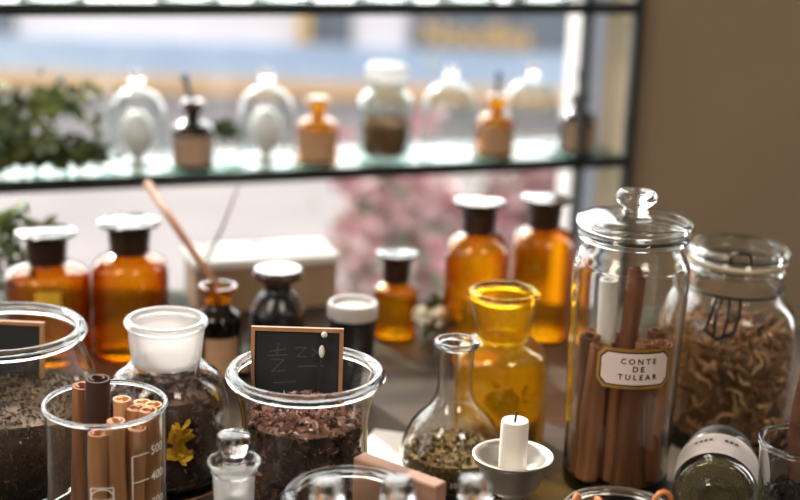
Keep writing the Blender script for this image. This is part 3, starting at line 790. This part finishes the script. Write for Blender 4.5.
# honey amber jar
loc, h = base_at(505, 291, 1.12)
rr = rad(505, 291, 1.12, 35.5); rb = rad(505, 380, 1.12, 47)
hj = thing('amber_jar', 'open honey amber glass jar with flared collar behind the candle', 'jar', loc)
zn = at(505, 338, 1.12).z - CT
prof = curve([(rb * .9, 0), (rb, .004), (rb, zn * .4), (rb, zn * .76), (rb * .93, zn * .89), (rr * .95, zn * .98), (rr * .74, zn + .001)], 6)
MB().lathe(shell(prof, .0028), 64).build('body', HONEY, hj)
MB().lathe(curve([(rr * .72, zn), (rr * .76, zn + .006), (rr * .88, zn + (h - zn) * .6), (rr * .95, h - .004)], 4) + [(rr * .86, h - .004), (rr * .78, zn + (h - zn) * .6), (rr * .62, zn + .004), (rr * .60, zn)], 64).build('collar', HONEY, hj, 60)
MB().torus(rr * .91, .0042, 72, 12, z=h - .003).build('rim', RIMA, hj, 180)
m = MB()
for k in range(40): add_petal(m, Vector((random.gauss(.006, .008), random.gauss(0, .008), .035 + abs(random.gauss(0, .008)))), .006)
m.lathe([(0, .004), (rb * .85, .004), (rb * .88, .03), (0, .034)], 32)
o = m.build('dark_resin', plain('dark_resin', [(40, 24, 14), (110, 60, 16)], .5, scale=60), None, 40, loc); tag(o, 'dark resin lumps in the bottom of the honey amber jar', 'resin', None, 'stuff')

# candle and holder
loc, zb_ = base_at(513, 456, .93)
ch = thing('candle_holder', 'pewter candle holder with a wide shallow bowl', 'candle holder', loc)
rbw = rad(513, 456, .93, 40.5)
MB().lathe(curve([(0.0005, zb_ - .030), (.009, zb_ - .0295), (.018, zb_ - .024), (rbw * .80, zb_ - .012), (rbw * .93, zb_ - .003), (rbw, zb_), (rbw * .99, zb_ + .0014), (rbw * .84, zb_ + .0002), (rbw * .74, zb_ - .005), (rbw * .55, zb_ - .012), (.006, zb_ - .014), (0.0005, zb_ - .014)], 4), 64).build('bowl', PEWTER, ch, 60)
MB().lathe(curve([(0.0005, 0), (.022, 0), (.0225, .003), (.013, .007), (.006, .014), (.0075, .02), (.006, zb_ - .033), (.009, zb_ - .0293), (0.0005, zb_ - .0293)], 4), 48).build('foot', PEWTER, ch, 60)
rc = rad(513, 440, .93, 14); hc = at(513, 420, .93).z - (CT + zb_ - .0135)
cd = thing('candle', 'short white candle with a burnt wick in the pewter holder', 'candle', loc + Vector((0, 0, zb_ - .0135)))
MB().lathe([(0, 0), (rc, 0), (rc * 1.02, .004), (rc, hc - .002), (rc * .93, hc), (rc * .5, hc - .001), (0, hc - .0016)], 40).build('wax', WAX, cd)
MB().tube([(0, 0, hc - .002), (.0004, 0, hc + .003), (.0012, 0, hc + .006)], .0008, 6).build('wick', WICK, cd)

# tall lidded jar of cinnamon
Y = 1.05
loc, zl = base_at(636, 224, Y); rl = rad(636, 224, Y, 58.5)
loc.x -= .0012
tj2 = thing('lidded_jar', 'tall cylindrical glass jar with knobbed lid and gold-framed label', 'jar', loc)
rb = rl * 1.0
zs_ = zl - .020
prof = curve([(rb * .88, 0), (rb * .93, .004), (rb * .94, .03), (rb * .985, zs_ * .6), (rb * 1.01, zs_ * .9), (rb * .97, zs_ * .96), (rb * .88, zs_), (rb * .86, zs_ + .008), (rb * .9, zs_ + .012)], 5)
MB().lathe(shell(prof, .003, .007), 80).build('body', RIMG, tj2, 180)
MB().torus(rb * .88, .0035, 80, 12, z=zs_ + .011).build('rim', RIMG, tj2, 180)
lid = MB().lathe([(0, zl - .010), (rl * .80, zl - .010), (rl * .82, zl - .004), (rl * .97, zl - .004), (rl, zl - .001), (rl, zl + .002), (rl * .96, zl + .0045), (rl * .7, zl + .0075), (rl * .42, zl + .0095), (.012, zl + .010), (0, zl + .010)], 80).build('lid', CLEAR, tj2, 40)
MB().torus(rl - .003, .0034, 80, 12, z=zl + .0008).build('lid_rim', RIMG, lid, 180)
kz = zl + .009; kr = rad(636, 200, Y, 21)
MB().lathe(curve([(0.0005, kz), (kr * .72, kz - .001), (kr * .6, kz + .002), (kr * .58, kz + .0045), (kr * .82, kz + .0075), (kr, kz + .011), (kr * .97, kz + .0145), (kr * .75, kz + .0178), (0.0005, kz + .0188)], 4), 48).build('knob', RIMG, lid, 180)
# label on the front, turned a little
LA = .05; zlab = at(639, 370, Y - rb).z - CT; rlab = rb * .978 + .0006
lw_, lh_ = rad(639, 370, Y - rb, 40), rad(639, 370, Y - rb, 20) * 1.06
lab = MB(); lab.add(on_cyl(poly_patch(lw_, lh_, .006)[0], rlab, LA, zlab), poly_patch(lw_, lh_, .006)[1]); lo = lab.build('label_border', GOLD, tj2, 180)
lab = MB(); v_, f_ = poly_patch(lw_ - .0024, lh_ - .0024, .005); lab.add(on_cyl(v_, rlab + .0003, LA, zlab), f_); lab.build('label_line', INK, lo, 180)
lab = MB(); v_, f_ = poly_patch(lw_ - .0036, lh_ - .0036, .0045); lab.add(on_cyl(v_, rlab + .0006, LA, zlab), f_); lab.build('label_field', PAPER, lo, 180)
lab = MB()
for tx, dz, sz in (('C O N T E', .0062, .0062), ('D E', .0, .0062), ('T U L E A R', -.0064, .0062)):
    vs, fs = text_mesh(tx, sz); lab.add(on_cyl([(x + .002, y) for x, y, *_ in vs], rlab + .0009, LA, zlab + dz), fs)
lab.build('label_writing', INK, lo, 0)
sp = []
for i in range(19):
    if i < 6: a, rr_ = 2 * PI * i / 6 + .3, .0165
    elif i < 18: a, rr_ = 2 * PI * (i - 6) / 12, .0300
    else: a, rr_ = 0, 0
    da = random.choice((-.5, -.1, .2, .5, .8))
    if i == 14: continue
    L = random.uniform(.098, .118)
    sp.append((rr_ * .95 * math.cos(a), rr_ * .95 * math.sin(a), rr_ * .98 * math.cos(a + da), rr_ * .98 * math.sin(a + da), random.uniform(.0064, .0082), L))
quills(sp, loc + Vector((0, 0, .003)), CINN, 'cinnamon_quill', 'brown cinnamon quill packed upright in the tall lidded jar', 'brown cinnamon quills in the tall lidded jar')
o = scroll(.0068, .15, .0013, 1).build('cinnamon_quill', CINN, None, 50); aim(o, loc + Vector((-.004, -.006, .03)), loc + Vector((.006, .004, .175)))
tag(o, 'longest cinnamon quill rising above the others in the lidded jar', 'cinnamon')
o = MB().lathe([(.0045, 0), (.0075, 0), (.0075, .05), (.0045, .05), (.0045, 0)], 28).build('paper_roll', WAX, None, 40); aim(o, loc + Vector((-.014, .008, .118)), loc + Vector((-.015, .009, .168)))
tag(o, 'white paper roll standing on the cinnamon in the lidded jar', 'paper')

# clip-top jar of moss
Y = 1.16
loc, zl = base_at(738, 255, Y); rl = rad(738, 252, Y, 50)
cj = thing('clip_top_jar', 'wide glass clip-top jar with wire bail filled with brown moss', 'jar', loc)
rb = rad(745, 350, Y, 66); zs_ = at(740, 300, Y).z - CT
prof = curve([(rb * .93, 0), (rb, .005), (rb, zs_ * .5), (rb * .99, zs_ * .78), (rb * .9, zs_ * .95), (rl * .93, zs_ + .008), (rl * .92, zs_ + .014), (rl * .92, zl - .008)], 5)
MB().lathe(shell(prof, .003, .006), 72).build('body', RIMG, cj, 180)
MB().torus(rl * .9, .004, 72, 12, z=zl - .009).build('rim', RIMG, cj, 180)
lid = MB().lathe([(0, zl - .002), (rl * .8, zl - .002), (rl * .98, zl - .003), (rl, zl - .001), (rl, zl + .006), (rl * .96, zl + .009), (rl * .7, zl + .0105), (0, zl + .0105)], 72).build('lid', CLEAR, cj, 40)
MB().torus(rl - .0045, .0056, 72, 14, z=zl + .0035).build('lid_rim', RIMG, lid, 180)
MB().torus(rl * .93, .0026, 72, 10, z=zl - .0035).build('rubber_seal', plain('cream_rubber', (206, 188, 160), .7), cj, 180)
MB().torus(rl * .945 + .001, .0012, 72, 8, z=zs_ + .013).build('neck_wire', WIRE, cj, 180)
MB().torus(rl + .0008, .0009, 72, 8, z=zl + .004).build('lid_wire', WIRE, lid, 180)
wm = MB(); fa = -PI / 2 - .42
def cp(a, r_, z): return (r_ * math.cos(a), r_ * math.sin(a), z)
R1 = rl * .96 + .004
zz = zs_ + .013
wm.tube([cp(fa - .16, R1, zz), cp(fa - .17, R1 + .004, zz - .012), cp(fa - .22, R1 + .008, zz - .028), cp(fa, R1 + .012, zz - .032), cp(fa + .22, R1 + .008, zz - .026), cp(fa + .3, R1 + .004, zz - .012), cp(fa + .3, R1, zz)], .0016, 8)
wm.tube([cp(fa - .02, R1 + .001, zz + .001), cp(fa - .08, R1 + .008, zz - .014), cp(fa - .05, R1 + .0115, zz - .031), cp(fa + .07, R1 + .0115, zz - .031), cp(fa + .12, R1 + .008, zz - .014), cp(fa + .1, R1 + .001, zz + .001)], .0014, 8)
wm.build('bail', WIRE, cj, 180)
wm = MB(); wm.tube([cp(fa + .05, rl + .002, zl + .004), cp(fa + .07, rl + .001, zl + .011), cp(fa + .25, rl * .96, zl + .013), cp(fa + .42, rl + .001, zl + .011), cp(fa + .45, rl + .002, zl + .004)], .0013, 8); wm.build('lid_loop', WIRE, lid, 180)
crf = interp([(a - .003, b) for a, b in prof])
MOSS = bits_mat('brown_moss', [(84, 56, 34), (150, 106, 66), (116, 78, 48), (190, 142, 94), (214, 170, 120)])
mm = MB(); ztop = at(745, 352, Y - .03).z - CT
mm.lathe([(0, .008), (crf(.01) - .008, .008)] + [(crf(z_) - .007, z_) for z_ in [ztop * k / 8 for k in range(1, 9)]] + [(crf(ztop) * .5, ztop + .008), (0, ztop + .006)], 40, noise=lambda a, z: .05 * math.sin(a * 9 + z * 260) * math.cos(a * 4 - z * 170))
for k in range(620):
    z_ = random.uniform(.01, ztop); a = random.uniform(0, 2 * PI)
    if k > 430: z_ = ztop + random.uniform(-.002, .012); r_ = math.sqrt(random.random()) * (crf(ztop) - .006)
    else: r_ = crf(z_) - random.uniform(.003, .007)
    p0 = Vector((r_ * math.cos(a), r_ * math.sin(a), z_)); pts = [p0]; d = Vector([random.gauss(0, 1) for _ in range(3)]).normalized()
    for j in range(6):
        d = (d + Vector([random.gauss(0, .6) for _ in range(3)])).normalized(); q = pts[-1] + d * .0042
        lim = crf(min(q.z, ztop)) - .0025; rr_ = q.xy.length
        if rr_ > lim: q.x *= lim / rr_; q.y *= lim / rr_
        q.z = max(.007, min(q.z, ztop + .02)); pts.append(q)
    mm.tube(pts, [.001, .002, .0026, .0026, .0022, .0014, .0008], 5)
o = mm.build('brown_moss', MOSS, None, 60, loc); tag(o, 'curly brown moss filling the clip-top jar', 'moss', None, 'stuff')

# spice jar lying on its side, foot towards the viewer
c = Vector((at(716, 478, .955).x, .955, CT))
sj = thing('spice_jar', 'small glass spice jar lying on its side with white label', 'jar', c)
r = rad(716, 478, .97, 42)
dirv = Vector((.26, .96, .0)).normalized()
TM = Matrix.Translation((0, 0, r + .0005)) @ dirv.to_track_quat('Z', 'Y').to_matrix().to_4x4()
prof = curve([(r * .78, 0), (r * .92, .003), (r * .99, .012), (r, .03), (r, .058), (r * .9, .066), (r * .7, .07)], 5)
MB().lathe(shell(prof, .002, .005), 56, TM).build('body', CLEAR, sj)
MB().torus(r * .46, .003, 48, 10, TM, z=-.0004).build('foot_ring', RIMG, sj, 180)
MB().lathe([(0, .068), (r * .8, .068), (r * .82, .07), (r * .82, .084), (r * .78, .086), (0, .086)], 48, TM).build('cap', STEEL, sj)
lb = MB(); n = 40; vs, fs = [], []
for i in range(n + 1):
    a = -1.5 + 3.0 * i / n + PI / 2
    for z_ in (.011, .05):
        vs.append(((r + .0005) * math.cos(a), (r + .0005) * math.sin(a), z_))
    if i: k = 2 * i; fs.append((k - 2, k, k + 1, k - 1))
YM = TM
up_loc = (TM.to_3x3().inverted() @ Vector((0, 0, 1))); ua = math.atan2(up_loc.y, up_loc.x)
RZ = Matrix.Rotation(ua - PI / 2, 4, 'Z')
lb.add(vs, fs, TM @ RZ); lb.build('paper_label', plain('white_label', [(206, 196, 190), (224, 214, 208)], .6, scale=60), sj, 180)
wr = MB()
for a in [-.7 + .12 * k for k in range(12)]:
    if random.random() < .3: continue
    vs = [((r + .001) * math.cos(PI / 2 + a + da), (r + .001) * math.sin(PI / 2 + a + da), z_) for da, z_ in ((-.04, .034), (.04, .034), (.04, .038), (-.04, .038))]
    wr.add(vs, [(0, 1, 2, 3)], TM @ RZ)
wr.build('label_writing', INK, sj, 0)
HB2 = bits_mat('green_herbs', [(92, 86, 56), (128, 120, 80), (104, 94, 62), (176, 160, 112)])
hp = MB(); hrf = interp([(a - .002, b) for a, b in prof])
hp.lathe([(0, .007), (hrf(.008) - .004, .007)] + [(hrf(z_) - .004, z_) for z_ in (.015, .03, .05, .06)] + [(0, .062)], 36, TM)
for k in range(1300):
    if k < 700:
        a = random.uniform(0, 2 * PI); z_ = .0068; r_ = math.sqrt(random.random()) * (hrf(.008) - .003)
    else: a = random.uniform(0, 2 * PI); z_ = random.uniform(.007, .06); r_ = hrf(z_) - .003
    add_chip(hp, TM @ Vector((r_ * math.cos(a), r_ * math.sin(a), z_ + .001)), .0022)
o = hp.build('green_herbs', HB2, None, 50, c); tag(o, 'olive green crushed herbs inside the lying spice jar', 'herbs', None, 'stuff')

# tumbler at the frame edge with dried leaf
gl, gloc, gh, gr, grf = open_jar('glass_tumbler', 'dark filled glass tumbler beside the lying spice jar', 806, 440, .90, 47, [(.72, 0), (.78, .02), (.88, .4), (.95, .8), (1, 1)], 'tumbler', .0022, .002)
heap('dark_seeds', grf, .006, gh * .62, 500, 200, .003, bits_mat('dark_seeds', [(28, 24, 22), (48, 38, 32), (40, 32, 28)]), gloc, 'dark seeds filling the glass tumbler', 'seeds', add_chip)
lf = MB(); base = Vector((0, 0, gh * .62)); n = 14; vs, fs = [], []
tipc = at(805, 356, .93) - gloc
for i in range(n + 1):
    u = i / n; c_ = base.lerp(tipc, u) + Vector((.006 * math.sin(u * 3), 0, 0)); w_ = .015 * math.sin(PI * min(1, u * .9 + .08)) + .001
    for k in range(5):
        v = -1 + .5 * k; vs.append((c_.x + v * w_, c_.y + .006 * (v * v) * math.cos(u * 5) + .002 * math.sin(u * 9 + v * 4), c_.z))
    if i:
        for k in range(4): a = 5 * (i - 1) + k; fs.append((a, a + 1, a + 6, a + 5))
lf.add(vs, fs)
o = lf.build('dried_leaf', plain('russet_leaf', [(70, 43, 29), (112, 72, 48)], .7, scale=80), None, 60, gloc)
sm = o.modifiers.new('thickness', 'SOLIDIFY'); sm.thickness = .0006
tag(o, 'curled russet dried leaf standing up in the tumbler', 'leaf')

# low jar of orange peel at the bottom edge
lj, lloc, lh, lr, lrf = open_jar('low_jar', 'low dark-filled glass jar of orange peel before the cinnamon jar', 620, 510, .82, 60, [(.86, 0), (.93, .04), (.97, .5), (.96, .85), (1, 1)], rim_t=.003)
heap('dark_tea', lrf, .006, lh * .72, 400, 300, .0035, bits_mat('dark_tea', [(34, 28, 26), (54, 42, 36), (44, 36, 30)]), lloc, 'dark tea filling the low glass jar', 'tea', add_chip)
OR = plain('orange_peel', [(190, 104, 40), (226, 144, 70)], .6, scale=200)
for px, py, lb, rz in ((664, 497, 'curl of orange peel sticking up at the rim of low jar', .3), (578, 500, 'curl of orange peel lying inside the low jar', 1.2), (600, 503, 'flat orange peel strip on the dark tea in low jar', 2.0)):
    q = at(px, py, .84 if px < 650 else .822); m = MB()
    pts = [(.006 * math.cos(a), .002 * a / 3, .009 * math.sin(a)) for a in [i * .5 for i in range(11)]]
    m.tube(pts, [.0012, .0016, .0018, .0018, .0018, .0018, .0018, .0018, .0016, .0014, .001], 6)
    o = m.build('orange_peel', OR, None, 180, q + Vector((0, 0, -.006))); o.rotation_euler = (0, 0, rz); tag(o, lb, 'peel', 'orange peel curls in the low jar')

# ------------------------------------------------------------------ light
for nm, lc, rt, en, sx_, sy_ in (('added_fill_light', (-1.1, -.1, 2.35), (.1, .75, 1.0), 10, .5, .9), ('added_fill_light', (.9, -.5, 2.5), (.1, 1.0, 1.0), 7, .5, .5)):  # added area lights for key light and glass highlights, no fixtures
    al = bpy.data.lights.new(nm, 'AREA'); al.shape = 'RECTANGLE'; al.size = sx_; al.size_y = sy_; al.energy = en; al.color = (1, .88, .74)
    ao = bpy.data.objects.new(nm, al); COL.objects.link(ao); ao.location = lc
    ao.rotation_euler = (Vector(rt) - Vector(lc)).to_track_quat('-Z', 'Y').to_euler()
wd = bpy.data.worlds.new('daylight'); S.world = wd; wd.use_nodes = True
nt = wd.node_tree; nt.nodes.clear()
tc = N(nt, 'ShaderNodeTexCoord'); sep = N(nt, 'ShaderNodeSeparateXYZ'); nt.links.new(tc.outputs['Generated'], sep.inputs[0])
mr = N(nt, 'ShaderNodeMapRange'); mr.interpolation_type = 'SMOOTHSTEP'
mr.inputs[1].default_value = -.35; mr.inputs[2].default_value = .75; nt.links.new(sep.outputs[1], mr.inputs[0])
mx = N(nt, 'ShaderNodeMix'); mx.data_type = 'RGBA'
mx.inputs[6].default_value = (1.1, 1.1, 1.15, 1); mx.inputs[7].default_value = (3.4, 3.3, 3.25, 1)
nt.links.new(mr.outputs[0], mx.inputs[0])
bg = N(nt, 'ShaderNodeBackground'); nt.links.new(mx.outputs[2], bg.inputs[0])
wo = N(nt, 'ShaderNodeOutputWorld'); nt.links.new(bg.outputs[0], wo.inputs[0])
sl = bpy.data.lights.new('sun', 'SUN'); sl.energy = 3.5; sl.angle = R(2); sl.color = (1, .92, .82)
so = bpy.data.objects.new('sun', sl); COL.objects.link(so)
so.rotation_euler = (-Vector((-.45, .75, .62))).to_track_quat('-Z', 'Y').to_euler()

cam = bpy.data.cameras.new('camera'); co = bpy.data.objects.new('camera', cam); COL.objects.link(co)
cam.sensor_width = 36; cam.lens = FPX / W * 36; cam.clip_start = .02
co.matrix_world = Matrix(((RT.x, UP.x, -FW.x, CAMP.x), (RT.y, UP.y, -FW.y, CAMP.y), (RT.z, UP.z, -FW.z, CAMP.z), (0, 0, 0, 1)))
cam.dof.use_dof = True; cam.dof.focus_distance = 1.0; cam.dof.aperture_fstop = 3.3; cam.dof.aperture_blades = 0
S.camera = co
S.view_settings.view_transform = 'Standard'; S.view_settings.look = 'None'; S.view_settings.exposure = .85; S.view_settings.gamma = 1
S.view_settings.use_curve_mapping = False
c = S.cycles
c.max_bounces = 14; c.transparent_max_bounces = 40; c.transmission_bounces = 12; c.glossy_bounces = 5; c.diffuse_bounces = 3
c.sample_clamp_indirect = 6; c.blur_glossy = .3; c.use_denoising = True
